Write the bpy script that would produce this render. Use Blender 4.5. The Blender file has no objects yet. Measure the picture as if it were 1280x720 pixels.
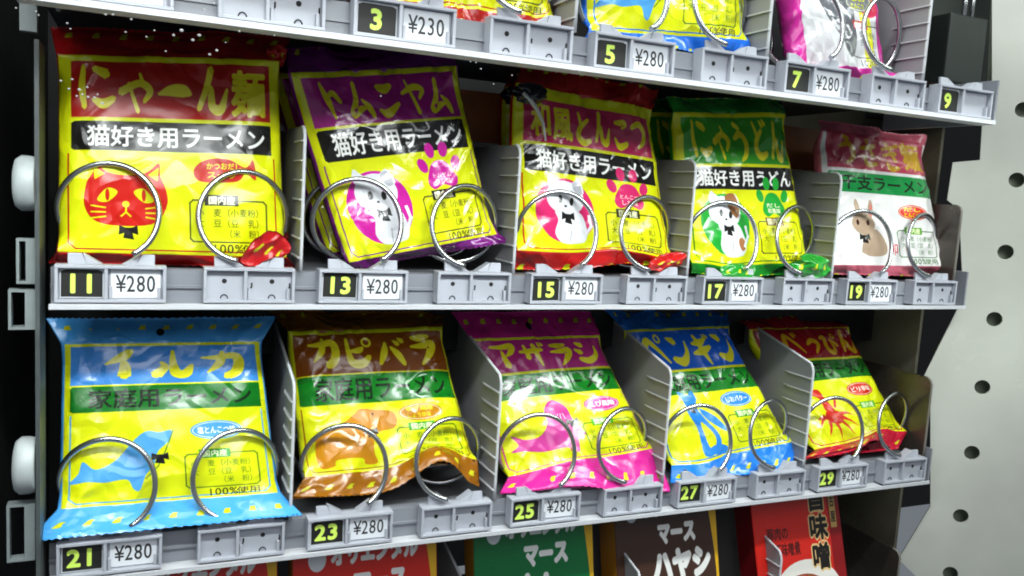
import bpy, bmesh, math, random, re
import numpy as np
from mathutils import Vector, Matrix
from mathutils.geometry import tessellate_polygon

# ------------------------------------------------------------------ camera, world, lamps, exposure
SC = bpy.context.scene
COL = SC.collection
S = 0.001                                   # everything below is written in millimetres
FPX, YAW, PIT, ROL = 1047.82, 0.418604, 0.112272, 0.0604989
CAM = np.array([-14.67, -592.42, 85.53])
_cy, _sy, _cp, _sp, _cr, _sr = math.cos(YAW), math.sin(YAW), math.cos(PIT), math.sin(PIT), math.cos(ROL), math.sin(ROL)
FW = np.array([_sy*_cp, _cy*_cp, -_sp]); _R = np.array([_cy, -_sy, 0.0]); _U = np.cross(_R, FW)
RT = _cr*_R + _sr*_U; UP = -_sr*_R + _cr*_U
cam_d = bpy.data.cameras.new('camera'); cam = bpy.data.objects.new('camera', cam_d); COL.objects.link(cam)
cam_d.sensor_width = 36; cam_d.lens = 36*FPX/1280; cam_d.clip_start = 0.02; cam_d.clip_end = 50
m = Matrix.Identity(4)
for i in range(3):
    m[i][0], m[i][1], m[i][2], m[i][3] = RT[i], UP[i], -FW[i], CAM[i]*S
cam.matrix_world = m
SC.camera = cam
w = bpy.data.worlds.new('World'); SC.world = w; w.use_nodes = True
bg = w.node_tree.nodes['Background']; bg.inputs[0].default_value = (0.80, 0.9, 1.0, 1); bg.inputs[1].default_value = 0.2

def strip_lamp(name, x0, x1, y, z, width, power, tilt=0.0, color=(0.93, 1.0, 0.98), spread=180):
    d = bpy.data.lights.new(name, 'AREA'); d.shape = 'RECTANGLE'; d.size = (x1-x0)*S; d.size_y = width*S
    d.energy = power; d.color = color; d.spread = math.radians(spread)
    o = bpy.data.objects.new(name, d); COL.objects.link(o)
    o.location = ((x0+x1)/2*S, y*S, z*S); o.rotation_euler = (tilt, 0, 0)
    return o
strip_lamp('tube_lamp', -260, 760, -235, 230, 28, 1.6, math.radians(40), spread=84)
strip_lamp('tube_lamp', -260, 760, -160, 400, 26, 2.6, math.radians(14))
# unseen fill light added in front to brighten the boxes and pouch titles
strip_lamp('front_fill_light', -500, 700, -1500, 900, 700, 11, math.radians(60), (0.95, 0.97, 1.0))
strip_lamp('door_tube_lamp', 720, 1500, -420, 420, 40, 1.1, math.radians(25), (0.88, 1.0, 0.84))
SC.view_settings.view_transform = 'Standard'; SC.view_settings.look = 'None'
SC.cycles.filter_width = 1.9
SC.view_settings.exposure = 0.0; SC.view_settings.gamma = 1.0

def at(px, py, Y):                          # the point at depth Y (mm) seen at a place of the picture
    d = FW + RT*(px-640)/FPX - UP*(py-360)/FPX
    return CAM + d*((Y-CAM[1])/d[1])
def at_plane(px, py, p0, n):
    d = FW + RT*(px-640)/FPX - UP*(py-360)/FPX
    return CAM + d*(np.dot(p0-CAM, n)/np.dot(d, n))

# ------------------------------------------------------------------ small helpers
rng = np.random.RandomState(7)
random.seed(7)
def lin(c):
    return tuple(((v/255)/12.92 if v/255 <= 0.04045 else ((v/255+0.055)/1.055)**2.4) for v in c)
MATS = {}
def mat(name, col=(200, 200, 200), rough=0.5, metal=0.0, spec=0.5, coat=0.0, noise=0.0, nscale=60.0, bump=0.0, bscale=400.0, image=None, emit=0.0, trans=0.0):
    if name in MATS: return MATS[name]
    mt = bpy.data.materials.new(name); mt.use_nodes = True; nt = mt.node_tree; N = nt.nodes; L = nt.links
    b = N['Principled BSDF']; c = lin(col)
    b.inputs['Roughness'].default_value = rough; b.inputs['Metallic'].default_value = metal
    b.inputs['Specular IOR Level'].default_value = spec; b.inputs['Coat Weight'].default_value = coat; b.inputs['Coat Roughness'].default_value = 0.08
    b.inputs['Base Color'].default_value = (*c, 1)
    tc = N.new('ShaderNodeTexCoord')
    if image is not None:
        im = N.new('ShaderNodeTexImage'); im.image = image; im.extension = 'EXTEND'; L.new(tc.outputs['UV'], im.inputs[0])
        src = im.outputs[0]
    else: src = None
    if noise > 0:
        nz = N.new('ShaderNodeTexNoise'); nz.inputs['Scale'].default_value = nscale; nz.inputs['Detail'].default_value = 6
        L.new(tc.outputs['Object'], nz.inputs['Vector'])
        mr = N.new('ShaderNodeMapRange'); mr.inputs[1].default_value = 0.3; mr.inputs[2].default_value = 0.7
        mr.inputs[3].default_value = 1-noise; mr.inputs[4].default_value = 1+noise*0.4
        L.new(nz.outputs[0], mr.inputs[0])
        mx = N.new('ShaderNodeMix'); mx.data_type = 'RGBA'; mx.blend_type = 'MULTIPLY'; mx.inputs[0].default_value = 1
        if src: L.new(src, mx.inputs[6])
        else: mx.inputs[6].default_value = (*c, 1)
        L.new(mr.outputs[0], mx.inputs[7]); src = mx.outputs[2]
        rr = N.new('ShaderNodeMapRange'); rr.inputs[3].default_value = rough*0.75; rr.inputs[4].default_value = min(1, rough*1.3)
        L.new(nz.outputs[0], rr.inputs[0]); L.new(rr.outputs[0], b.inputs['Roughness'])
    if src: L.new(src, b.inputs['Base Color'])
    if bump > 0:
        n2 = N.new('ShaderNodeTexNoise'); n2.inputs['Scale'].default_value = bscale; n2.inputs['Detail'].default_value = 4; n2.inputs['Distortion'].default_value = 0.6
        L.new(tc.outputs['Object'], n2.inputs['Vector'])
        bp = N.new('ShaderNodeBump'); bp.inputs['Strength'].default_value = bump; bp.inputs['Distance'].default_value = 0.002
        L.new(n2.outputs[0], bp.inputs['Height']); L.new(bp.outputs[0], b.inputs['Normal'])
    if emit > 0:
        b.inputs['Emission Color'].default_value = (*c, 1); b.inputs['Emission Strength'].default_value = emit
    b.inputs['Transmission Weight'].default_value = trans
    MATS[name] = mt; return mt

def props(o, label=None, cat=None, group=None, kind=None):
    for k, v in (('label', label), ('category', cat), ('group', group), ('kind', kind)):
        if v: o[k] = v
    return o
def empty(name, loc, label, cat, group=None):
    o = bpy.data.objects.new(name, None); COL.objects.link(o); o.location = Vector(loc)*S; o.empty_display_size = 0.01
    return props(o, label, cat, group)
def link(name, me, mt=None, parent=None, loc=None):
    o = bpy.data.objects.new(name, me); COL.objects.link(o)
    if mt is not None and not me.materials:
        for q in (mt if isinstance(mt, (list, tuple)) else [mt]): me.materials.append(q)
    if parent is not None:
        o.parent = parent
        if loc is None: o.location = -parent.location     # meshes written in world millimetres
    if loc is not None: o.location = Vector(loc)*S
    return o
class MB:
    def __init__(s): s.v = []; s.f = []; s.sm = []
    def add(s, v, f, smooth=False):
        n = len(s.v); s.v += [tuple(p) for p in v]; s.f += [tuple(i+n for i in q) for q in f]; s.sm += [smooth]*len(f)
    def box(s, x0, x1, y0, y1, z0, z1):
        s.add([(x0,y0,z0),(x1,y0,z0),(x1,y1,z0),(x0,y1,z0),(x0,y0,z1),(x1,y0,z1),(x1,y1,z1),(x0,y1,z1)],
              [(0,3,2,1),(4,5,6,7),(0,1,5,4),(1,2,6,5),(2,3,7,6),(3,0,4,7)])
    def prism(s, pts, d):                               # closed outline in 3D pushed along d
        n = len(pts); q = [np.array(p, float) for p in pts]; r = [p+np.array(d, float) for p in q]
        tri = tessellate_polygon([[Vector(p) for p in q]])
        s.add(q+r, [tuple(t) for t in tri]+[tuple(i+n for i in reversed(t)) for t in tri]+[(i, (i+1) % n, (i+1) % n+n, i+n) for i in range(n)])
    def tube(s, P, r, seg=10, caps=True):
        P = np.array(P, float); n = len(P); T = np.gradient(P, axis=0); T /= np.linalg.norm(T, axis=1)[:, None]
        ref = np.array([0.13, 0.97, 0.2]); V = []
        for i in range(n):
            a = np.cross(T[i], ref); a /= np.linalg.norm(a); b = np.cross(T[i], a)
            rr = r if np.isscalar(r) else r[i]
            for k in range(seg):
                t = 2*math.pi*k/seg; V.append(P[i]+rr*(math.cos(t)*a+math.sin(t)*b))
        F = [(i*seg+k, i*seg+(k+1) % seg, (i+1)*seg+(k+1) % seg, (i+1)*seg+k) for i in range(n-1) for k in range(seg)]
        s.add(V, F, True)
        if caps:
            s.f += [tuple(len(s.v)-n*seg+k for k in range(seg)), tuple(len(s.v)-seg+k for k in reversed(range(seg)))]; s.sm += [False]*2
    def mesh(s, name, bev=0.0, uv=None):
        me = bpy.data.meshes.new(name); me.from_pydata([(x*S, y*S, z*S) for x, y, z in s.v], [], s.f)
        bm = bmesh.new(); bm.from_mesh(me); bmesh.ops.recalc_face_normals(bm, faces=bm.faces)
        if bev > 0:
            ed = [e for e in bm.edges if len(e.link_faces) == 2 and e.calc_face_angle(0) > 0.6]
            bmesh.ops.bevel(bm, geom=ed, offset=bev*S, segments=2, affect='EDGES', profile=0.6, clamp_overlap=True)
        bm.to_mesh(me); bm.free()
        if bev == 0:
            for p, k in zip(me.polygons, s.sm): p.use_smooth = k
        me.update(); return me
    def obj(s, name, mt, parent=None, bev=0.0, loc=None): return link(name, s.mesh(name, bev), mt, parent, loc)

# ------------------------------------------------------------------ print rasteriser (draws the flat print on film and card)
_gl = {}
def glyph(ch, off):
    k = (ch, off)
    if k not in _gl:
        c = bpy.data.curves.new('g', 'FONT'); c.body = ch; c.resolution_u = 3; c.offset = off
        o = bpy.data.objects.new('g', c); me = o.to_mesh(); me.calc_loop_triangles()
        V = np.array([v.co[:2] for v in me.vertices], float).reshape(-1, 2); T = np.array([t.vertices[:] for t in me.loop_triangles], int).reshape(-1, 3)
        o.to_mesh_clear(); bpy.data.objects.remove(o); bpy.data.curves.remove(c)
        _gl[k] = (V, T)
    return _gl[k]
def adv(ch): return 0.56 if ord(ch) < 256 else 1.0
BR = {  # brush written characters: strokes of x,y,width in a 100 box, y down
'イ': '74,8,9 56,30,14 24,52,3;58,36,5 62,62,12 60,92,15', 'ル': '30,42,4 36,60,10 18,86,15;54,6,4 54,50,9 60,80,14 78,82,14 92,54,5',
'カ': '8,26,3 40,26,9 78,20,12 88,42,13 80,74,14 60,90,13;54,6,5 46,45,11 20,76,3', 'ピ': '22,6,5 22,50,9 30,80,13 60,84,13 84,64,8;26,46,4 54,44,10 68,36,5;O82,20,12',
'バ': '38,18,4 28,50,12 10,84,6;52,34,5 72,56,12 88,86,8;64,14,4 78,24,10;82,6,4 94,16,10', 'ラ': '22,12,6 50,14,12 80,10,6;14,40,4 50,38,10 86,34,14 72,64,12 44,94,4',
'ア': '10,18,5 50,20,10 86,18,13 80,40,11 62,54,4;48,34,4 52,62,10 60,94,13', 'ザ': '6,38,5 50,36,11 92,32,7;28,12,5 34,64,11;62,10,8 66,46,10 74,96,4;82,4,4 86,18,9;94,2,3 99,14,7',
'シ': '20,12,5 40,24,13;8,40,5 28,54,13;16,80,10 50,88,14 84,66,10 92,26,3', 'ペ': '4,66,14 24,26,13 48,34,10 96,92,4;O78,18,11', 'べ': '4,66,14 24,26,11 48,34,10 96,92,4;70,14,4 78,28,8;84,8,4 92,20,8',
'ン': '16,14,5 42,26,15;14,78,10 50,88,15 80,64,10 90,26,3', 'ギ': '14,32,5 50,30,12 80,20,6;8,62,5 50,56,13 90,44,6;36,6,6 50,50,12 66,98,4;78,6,4 84,18,8;90,4,3 97,14,7',
'っ': '22,56,5 56,40,11 80,56,11 48,92,5', 'ぴ': '8,28,6 36,22,9 22,60,11 38,86,12 64,76,9 64,36,5;66,28,4 90,58,10;O90,18,9', 'ん': '48,2,10 34,44,9 12,90,8;22,62,5 44,46,9 50,84,12 74,88,12 92,46,4',
'に': '20,4,6 16,50,10 22,94,7;46,10,8 80,22,13;44,76,6 70,86,12 98,74,8', 'ゃ': '10,56,10 60,36,9 88,52,10 72,76,5;62,14,4 68,32,6;32,36,5 56,98,6', 'ー': '6,54,3 40,46,13 74,46,15 94,52,6',
'ト': '30,6,5 40,50,12 50,98,4;46,40,5 66,36,10 84,58,8', 'ム': '46,6,9 38,50,10 14,86,12 50,74,9 66,72,5;60,50,4 80,72,12 90,96,8', 'ニ': '24,16,10 50,22,14 80,12,8;12,76,5 40,86,13 92,62,6',
'ャ': '8,44,5 60,28,10 92,36,9 72,60,5;36,8,5 60,98,8', 'と': '34,6,7 44,46,10;84,22,6 40,48,10 26,74,13 50,92,12 88,84,8', 'こ': '20,20,6 76,18,12 58,34,4;16,66,6 40,90,12 88,78,9',
'つ': '8,34,8 56,20,11 88,42,13 74,74,9 44,92,4', 'う': '36,4,8 64,14,10;18,42,6 60,30,11 78,54,13 66,82,10 40,98,4', 'ど': '34,6,7 44,46,10;74,26,6 38,50,10 26,76,13 50,92,12 88,84,8;74,2,4 82,16,8;88,0,4 96,12,8',
'さ': '10,36,6 50,32,10 90,20,8;44,4,6 66,58,10;24,66,6 34,90,11 80,86,7', 'ぎ': '14,26,5 74,14,9;12,48,5 78,36,9;38,2,5 66,64,10;22,72,6 38,94,11 78,88,7;82,4,4 88,14,7;94,0,4 99,10,7'}
class Canvas:
    def __init__(s, u0, u1, v0, v1, ppu, bg):
        s.u0, s.v0, s.k = u0, v0, ppu; s.W = int((u1-u0)*ppu); s.H = int((v1-v0)*ppu)
        s.a = np.empty((s.H, s.W, 3), np.float32); s.a[:] = np.array(bg)/255
    def mask(s, polys):                                   # even-odd fill of closed outlines, 2x2 samples
        P = [np.array(p, float) for p in polys]; allp = np.concatenate(P)
        x0, y0 = np.floor((allp.min(0)-[s.u0, s.v0])*s.k).astype(int)-1; x1, y1 = np.ceil((allp.max(0)-[s.u0, s.v0])*s.k).astype(int)+1
        x0, y0, x1, y1 = max(x0, 0), max(y0, 0), min(x1, s.W), min(y1, s.H)
        if x1 <= x0 or y1 <= y0: return None
        gx = (np.arange(2*(x1-x0))+.5)/2+x0; gy = (np.arange(2*(y1-y0))+.5)/2+y0
        cnt = np.zeros((len(gy), len(gx)), bool)
        for p in P:
            q = (p-[s.u0, s.v0])*s.k; r = np.roll(q, -1, 0)
            for (ax, ay), (bx, by) in zip(q, r):
                if ay == by: continue
                rows = np.nonzero((gy >= min(ay, by)) & (gy < max(ay, by)))[0]
                if len(rows) == 0: continue
                xc = ax+(gy[rows]-ay)*(bx-ax)/(by-ay)
                cnt[rows] ^= gx[None, :] < xc[:, None]
        m = cnt.reshape(y1-y0, 2, x1-x0, 2).mean((1, 3))
        return x0, y0, x1, y1, m
    def put(s, r, col, alpha=1.0):
        if r is None: return
        x0, y0, x1, y1, m = r; m = (m*alpha)[..., None]
        s.a[y0:y1, x0:x1] = s.a[y0:y1, x0:x1]*(1-m)+np.array(col)/255*m
    def poly(s, pts, col, alpha=1.0): s.put(s.mask([pts]), col, alpha)
    def rect(s, u0, v0, u1, v1, col): s.poly([(u0, v0), (u1, v0), (u1, v1), (u0, v1)], col)
    def ell(s, u, v, a, b, col, rot=0, alpha=1.0, n=40):
        t = np.linspace(0, 2*np.pi, n, endpoint=False); c, q = math.cos(rot), math.sin(rot)
        s.poly(np.stack([u+a*np.cos(t)*c-b*np.sin(t)*q, v+a*np.cos(t)*q+b*np.sin(t)*c], 1), col, alpha)
    def blob(s, pts, col, alpha=1.0):                    # smooth closed outline
        P = np.array(pts, float); out = []
        for i in range(len(P)):
            a, b, c, d = P[i-1], P[i], P[(i+1) % len(P)], P[(i+2) % len(P)]
            for t in (0, .2, .4, .6, .8): out.append(.5*((2*b)+(c-a)*t+(2*a-5*b+4*c-d)*t*t+(3*b-a-3*c+d)*t**3))
        s.poly(out, col, alpha)
    def line(s, pts, w, col):
        for a, b in zip(pts[:-1], pts[1:]):
            a, b = np.array(a, float), np.array(b, float); d = b-a; L = np.hypot(*d)+1e-9; n = np.array([-d[1], d[0]])/L*w/2; e = d/L*w/2
            s.poly([a-e+n, b+e+n, b+e-n, a-e-n], col)
    def ring(s, u, v, a, b, w, col): 
        t = np.linspace(0, 2*np.pi, 41); s.line(np.stack([u+a*np.cos(t), v+b*np.sin(t)], 1), w, col)
    def rrect(s, u0, v0, u1, v1, w, col, ch=3):
        s.line([(u0+ch, v0), (u1-ch, v0), (u1, v0+ch), (u1, v1-ch), (u1-ch, v1), (u0+ch, v1), (u0, v1-ch), (u0, v0+ch), (u0+ch, v0)], w, col)
    def text(s, t, u0, v0, u1, v1, col, off=0.03, alpha=1.0, rot=0.0):   # fitted to the box
        tot = sum(adv(c) for c in t); su = (u1-u0)/tot; sv = (v1-v0); x = 0; cu, cv = (u0+u1)/2, (v0+v1)/2
        for ch in t:
            V, T = glyph(ch, 0.0)
            if len(T):
                hh = 0.97 if adv(ch) == 1 else 0.74; b0 = -0.11 if adv(ch) == 1 else -0.02
                q = np.stack([u0+(V[:, 0]+x)*su, v1-(V[:, 1]-b0)/hh*sv], 1)
                if rot:
                    c, r = math.cos(rot), math.sin(rot); e = q-[cu, cv]; q = np.stack([cu+e[:, 0]*c-e[:, 1]*r, cv+e[:, 0]*r+e[:, 1]*c], 1)
                s.tris(q, T, col, alpha, off*min(su, sv)*.9)
            x += adv(ch)
    def tris(s, q, T, col, alpha=1.0, grow=0.0):
        g0 = int(math.ceil(grow*s.k))+1; p = (q-[s.u0, s.v0])*s.k; x0, y0 = np.floor(p.min(0)).astype(int)-g0; x1, y1 = np.ceil(p.max(0)).astype(int)+1+g0
        x0, y0, x1, y1 = max(x0, 0), max(y0, 0), min(x1, s.W), min(y1, s.H)
        if x1 <= x0 or y1 <= y0: return
        M = np.zeros((3*(y1-y0), 3*(x1-x0)), bool); p = (p-[x0, y0])*3
        for t in T:
            a, b, c = p[t]; ar = (b[0]-a[0])*(c[1]-a[1])-(b[1]-a[1])*(c[0]-a[0])
            if abs(ar) < 1e-6: continue
            lx, ly = np.maximum(np.floor(np.minimum(np.minimum(a, b), c)), 0).astype(int); hx, hy = np.ceil(np.maximum(np.maximum(a, b), c)).astype(int)+1
            hx, hy = min(hx, M.shape[1]), min(hy, M.shape[0])
            if hx <= lx or hy <= ly: continue
            X = np.arange(lx, hx)[None, :]+.5; Y = np.arange(ly, hy)[:, None]+.5
            g = 1 if ar > 0 else -1
            e0 = ((b[0]-a[0])*(Y-a[1])-(b[1]-a[1])*(X-a[0]))*g; e1 = ((c[0]-b[0])*(Y-b[1])-(c[1]-b[1])*(X-b[0]))*g; e2 = ((a[0]-c[0])*(Y-c[1])-(a[1]-c[1])*(X-c[0]))*g
            M[ly:hy, lx:hx] |= (e0 >= 0) & (e1 >= 0) & (e2 >= 0)
        if grow > 0:
            r = grow*s.k*3; D = M.copy()
            for a in np.linspace(0, 2*np.pi, 12, endpoint=False):
                for rr in (r, r*.5):
                    D |= np.roll(np.roll(M, int(round(rr*math.cos(a))), 1), int(round(rr*math.sin(a))), 0)
            M = D
        s.put((x0, y0, x1, y1, M.reshape(y1-y0, 3, x1-x0, 3).mean((1, 3))), col, alpha)
    def brush(s, ch, u0, v0, u1, v1, col):
        if ch not in BR: return s.text(ch, u0, v0, u1, v1, col, 0.05)
        for st in BR[ch].split(';'):
            if st[0] == 'O':
                x, y, r = map(float, st[1:].split(',')); fu = (u1-u0)/100; fv = (v1-v0)/100
                s.ring(u0+x*fu, v0+y*fv, r*fu, r*fv, 7*fu, col); continue
            K = np.array([[float(z) for z in q.split(',')] for q in st.split()]); t = np.arange(len(K)); tt = np.linspace(0, len(K)-1, 14*(len(K)-1)+1)
            if len(K) > 2:
                E = np.vstack([2*K[0]-K[1], K, 2*K[-1]-K[-2]]); Q = []
                for z in tt:
                    i = min(int(z), len(K)-2); f = z-i; a, b, c, d = E[i], E[i+1], E[i+2], E[i+3]
                    Q.append(.5*((2*b)+(c-a)*f+(2*a-5*b+4*c-d)*f*f+(3*b-a-3*c+d)*f**3))
                Q = np.array(Q)
            else: Q = np.stack([np.interp(tt, t, K[:, j]) for j in range(3)], 1)
            c0 = np.array([u0, v0]); f = np.array([(u1-u0)/100, (v1-v0)/100]); D = np.gradient(Q[:, :2], axis=0); D /= np.linalg.norm(D, axis=1)[:, None]+1e-9
            N = np.stack([-D[:, 1], D[:, 0]], 1)*np.maximum(Q[:, 2:3], 1.5)*0.92
            A = Q[:, :2]+N; B = (Q[:, :2]-N)[::-1]
            s.poly((np.vstack([A, B])*f+c0), col)
            for e in (Q[0], Q[-1]): s.ell(u0+e[0]*f[0], v0+e[1]*f[1], e[2]*f[0]*.6, e[2]*f[1]*.6, col, n=14)
    def image(s, name):
        im = bpy.data.images.new(name, s.W, s.H); px = np.ones((s.H, s.W, 4), np.float32); px[..., :3] = s.a[::-1]
        im.pixels.foreach_set(px.ravel()); im.pack(); return im

# ------------------------------------------------------------------ noise for crumpled film
def vnoise(x, y, seed):
    r = np.random.RandomState(seed); G = r.rand(64, 64); xi = np.floor(x).astype(int); yi = np.floor(y).astype(int); fx = x-xi; fy = y-yi
    fx = fx*fx*(3-2*fx); fy = fy*fy*(3-2*fy); g = lambda a, b: G[b % 64, a % 64]
    return (g(xi, yi)*(1-fx)+g(xi+1, yi)*fx)*(1-fy)+(g(xi, yi+1)*(1-fx)+g(xi+1, yi+1)*fx)*fy
def ridged(x, y, seed): return 1-abs(2*vnoise(x, y, seed)-1)
sm = lambda a, b, x: (lambda t: t*t*(3-2*t))(np.clip((x-a)/(b-a), 0, 1))

def pouch_mesh(name, rows, B, seed, wr=1.0, bulge=3.0, arch=None, wf=1.06):
    """a filled pillow pouch: rows = (v, left point, right point) of its front sheet, B = half its depth"""
    V = np.array([r[0] for r in rows], float); Lp = np.array([r[1] for r in rows], float); Rp = np.array([r[2] for r in rows], float)
    i0 = list(V).index(0); i1 = list(V).index(100)
    nrm = np.cross(Rp[i0]-Lp[i0], Lp[i1]-Lp[i0]); nrm /= np.linalg.norm(nrm)
    if nrm[1] > 0: nrm = -nrm
    NV, NU, NB = 110, 72, 18
    vv = np.linspace(V[0], V[-1], NV); sf = np.sin(np.linspace(-np.pi/2, np.pi/2, NU)); sf = 0.5*sf+0.5*np.linspace(-1, 1, NU)
    def curve(K, v):
        j = min(np.searchsorted(V, v, 'right')-1, len(V)-2); t = (v-V[j])/(V[j+1]-V[j]); 
        return K[j]*(1-t)+K[j+1]*t
    A = np.zeros((NV, NU, 3)); Bk = np.zeros((NV, NB, 3)); sb = np.linspace(1, -1, NB)
    for k, v in enumerate(vv):
        l, r = curve(Lp, v), curve(Rp, v); 
        b = 0.5+(B-0.5)*float(sm(-3, 12, v)*(1-sm(90, 101, v)))
        for (s, dst, front) in ((sf, A, True), (sb, Bk, False)):
            P = (l+r)/2+(r-l)/2*(s*wf)[:, None]
            fall = b*(1-np.maximum(0, 1-np.abs(s)**5)**0.4)
            inner = float(sm(-2, 20, v)*(1-sm(82, 101, v)))
            if front: off = -fall+bulge*inner*(1-s**4)
            else: off = -2*b+fall
            dst[k] = P+nrm*off[:, None]
    u = sf[None, :]*np.ones((NV, 1)); v = vv[:, None]*np.ones((1, NU))
    top = np.exp(-np.abs(v-1)/9)+0.9*np.exp(-np.abs(v-98)/9); q = u*50
    d = (ridged(q/7+vnoise(q/20, v/20, seed+5)*2, v/34, seed)-.6)*2.2*top
    d += (ridged(q/22+v/40, v/26-q/60, seed+1)-.6)*1.5*(0.35+sm(.4, 1, abs(u)))
    d += (ridged(q/9-v/30, v/13+q/25, seed+2)-.6)*.8*(.25+top)
    d += (vnoise(q/30, v/30, seed+3)-.5)*3.0
    d += 1.1*(ridged((q+v)/11, (q-v)/40, seed+4)**6)*(sm(.35, .9, abs(u)))
    inside = sm(V[0]-1, V[0]+2, v)*(1-sm(V[-1]-2, V[-1]+1, v))*.8+.2
    A += nrm*(d*wr*1.6*(1-.6*np.abs(u)**6))[..., None]*inside[..., None]
    if arch:
        for dst, s in ((A, sf), (Bk, sb)):
            k = np.exp(-(((s*50+50)-arch[0])/arch[1])**2)[None, :]*sm(80, V[-1], vv)[:, None]
            dst[..., 2] += arch[2]*k; dst += nrm*(arch[3]*k)[..., None]
    # the end seals flutter
    for dst, s in ((A, sf), (Bk, sb)):
        wv = (vnoise(s*3.3+seed, s*0+seed*.7, seed+9)-.5)
        wt = np.maximum(sm(0, V[0]+1e-3, vv) if V[0] < 0 else 0, sm(100, V[-1], vv))
        dst += nrm*(wv[None, :]*wt[:, None]*14*wr)[..., None]
    # saw cut at the ends
    for row, sg in ((0, 1), (NV-1, -1)):
        z = (np.arange(NU) % 2)*.9*sg; A[row, :, 2] += z
    NT = NU+NB-2; W = np.concatenate([A, Bk[:, 1:-1]], 1).reshape(-1, 3)
    F = []; M = []
    for i in range(NV-1):
        for j in range(NT):
            F.append((i*NT+j, i*NT+(j+1) % NT, (i+1)*NT+(j+1) % NT, (i+1)*NT+j)); M.append(0 if j < NU-1 else 1)
    F.append(tuple(range(NT))); F.append(tuple((NV-1)*NT+k for k in reversed(range(NT)))); M += [1, 1]
    c = W.mean(0)
    me = bpy.data.meshes.new(name); me.from_pydata([tuple(p) for p in (W*S)], [], F)
    uvl = me.uv_layers.new(name='UVMap'); uu = np.zeros((NV*NT, 2)); full = np.concatenate([sf, np.full(NB-2, 1.0)])
    U = (50+50*wf*full); g = np.stack([np.tile((U+4)/108, NV), 1-(np.repeat(vv, NT)+22)/140], 1)
    li = np.array([k for f in F for k in f]); uvl.data.foreach_set('uv', g[li].ravel())
    me.polygons.foreach_set('material_index', M); me.polygons.foreach_set('use_smooth', [True]*len(F)); me.update()
    # outward normals
    if me.polygons[NT*50+NU//2].normal.y > 0: me.flip_normals()
    return me

# ------------------------------------------------------------------ pouch print designs
YEL = (216, 222, 12); OLV = (238, 228, 34); GRN = (10, 108, 24); BLK = (22, 20, 18); WHT = (238, 238, 234)
def bow(c, u, v, k=1.0):
    c.poly([(u-5*k, v-3*k), (u, v-.6*k), (u+5*k, v-3*k), (u+5.4*k, v+3*k), (u, v+1*k), (u-5.4*k, v+3*k)], BLK)
    c.poly([(u-1.5*k, v-1.5*k), (u+1.5*k, v-1.5*k), (u+3*k, v+6*k), (u-3*k, v+5*k)], BLK)
def paw(c, u, v, col, r=1.0):
    c.blob([(u-9*r, v+7*r), (u-5*r, v-1*r), (u, v-3*r), (u+5*r, v-1*r), (u+9*r, v+7*r), (u+6*r, v+11*r), (u, v+9*r), (u-6*r, v+11*r)], col)
    for a, b, q in ((-10, -1, -.5), (-4, -8, -.1), (4, -8, .2), (10, -1, .5)): c.ell(u+a*r, v+b*r, 2.7*r, 3.8*r, col, q)
def whitecat(c, u, v, disc, patch, k=1.0):
    c.ell(u, v, 20*k, 20*k, disc); W_ = (222, 223, 228)
    c.blob([(u-10, v-13), (u-10, v-22), (u-4, v-17.5), (u+3, v-17), (u+10, v-20), (u+12, v-11)], W_); c.ell(u, v-8, 13, 10.5, W_)
    c.blob([(u-7, v), (u+9, v), (u+14, v+10), (u+13, v+18), (u+8, v+20), (u-3, v+20), (u-8, v+14), (u-6, v+6)], W_)
    if patch: c.blob([(u+1, v-18), (u+9, v-20), (u+12.5, v-10), (u+9, v-4), (u+4, v-9)], patch); c.ell(u+11, v+13, 3, 4, patch)
    else: c.blob([(u+5, v-17), (u+10, v-19), (u+12, v-12), (u+8, v-11)], (150, 152, 160), .7)
    c.ell(u-4, v-7, 1.5, 2.5, BLK, .2); c.ell(u+4, v-6, 1.5, 2.5, BLK, .2); c.ell(u-.5, v-3, 1, .7, BLK)
    bow(c, u+1, v+3, .85)
    c.line([(u+13, v+14), (u+17, v+8), (u+16, v+2)], 2, (225, 226, 230)); c.line([(u+2, v+19), (u+3, v+12)], .5, (150, 150, 155))
def redcat(c, u, v):
    R = (196, 26, 14)
    c.blob([(u-18, v+3), (u-17, v-8), (u-14, v-14), (u-14, v-19), (u-8, v-14), (u, v-12.5), (u+9, v-14), (u+15, v-19), (u+15.5, v-13), (u+18, v-6), (u+18.5, v+2), (u+13, v+11), (u, v+13), (u-13, v+11)], R)
    c.poly([(u-14, v-17), (u-9, v-13), (u-13.5, v-10)], YEL); c.poly([(u+15, v-17), (u+10, v-13), (u+14.3, v-10)], YEL)
    for sx in (-1, 1):
        x = u+sx*8; c.blob([(x-4.5, v-2*sx-2), (x, v-6), (x+4.5, v+2*sx-2), (x, v+1)], YEL); c.ell(x, v-2.5, .9, 3, R)
        for j in range(3): c.line([(u+sx*9, v+4+j*2.2), (u+sx*15, v+3+j*3.2)], .8, YEL)
    c.ell(u, v+2, 1.6, 1.6, YEL); c.line([(u, v+3), (u, v+6), (u-2, v+8)], .8, YEL); c.line([(u, v+6), (u+2, v+8)], .8, YEL)
    bow(c, u+1, v+15, .8)
def dolphin(c, u, v, col):
    c.blob([(u-28, v+10), (u-24, v+4), (u-22, v-3), (u-16, v+2), (u-7, v-3), (u+2, v-15), (u+8, v-20), (u+14, v-19), (u+20, v-20), (u+19, v-14), (u+13, v-7), (u+11, v+1), (u+7, v+7), (u+4, v+16), (u+1, v+15), (u-2, v+9), (u-12, v+10), (u-20, v+9)], col)
    c.line([(u+21, v-20), (u+17, v-8), (u+13, v+2), (u+7, v+9)], .6, (70, 120, 30)); bow(c, u+14, v-4, .8)
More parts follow.
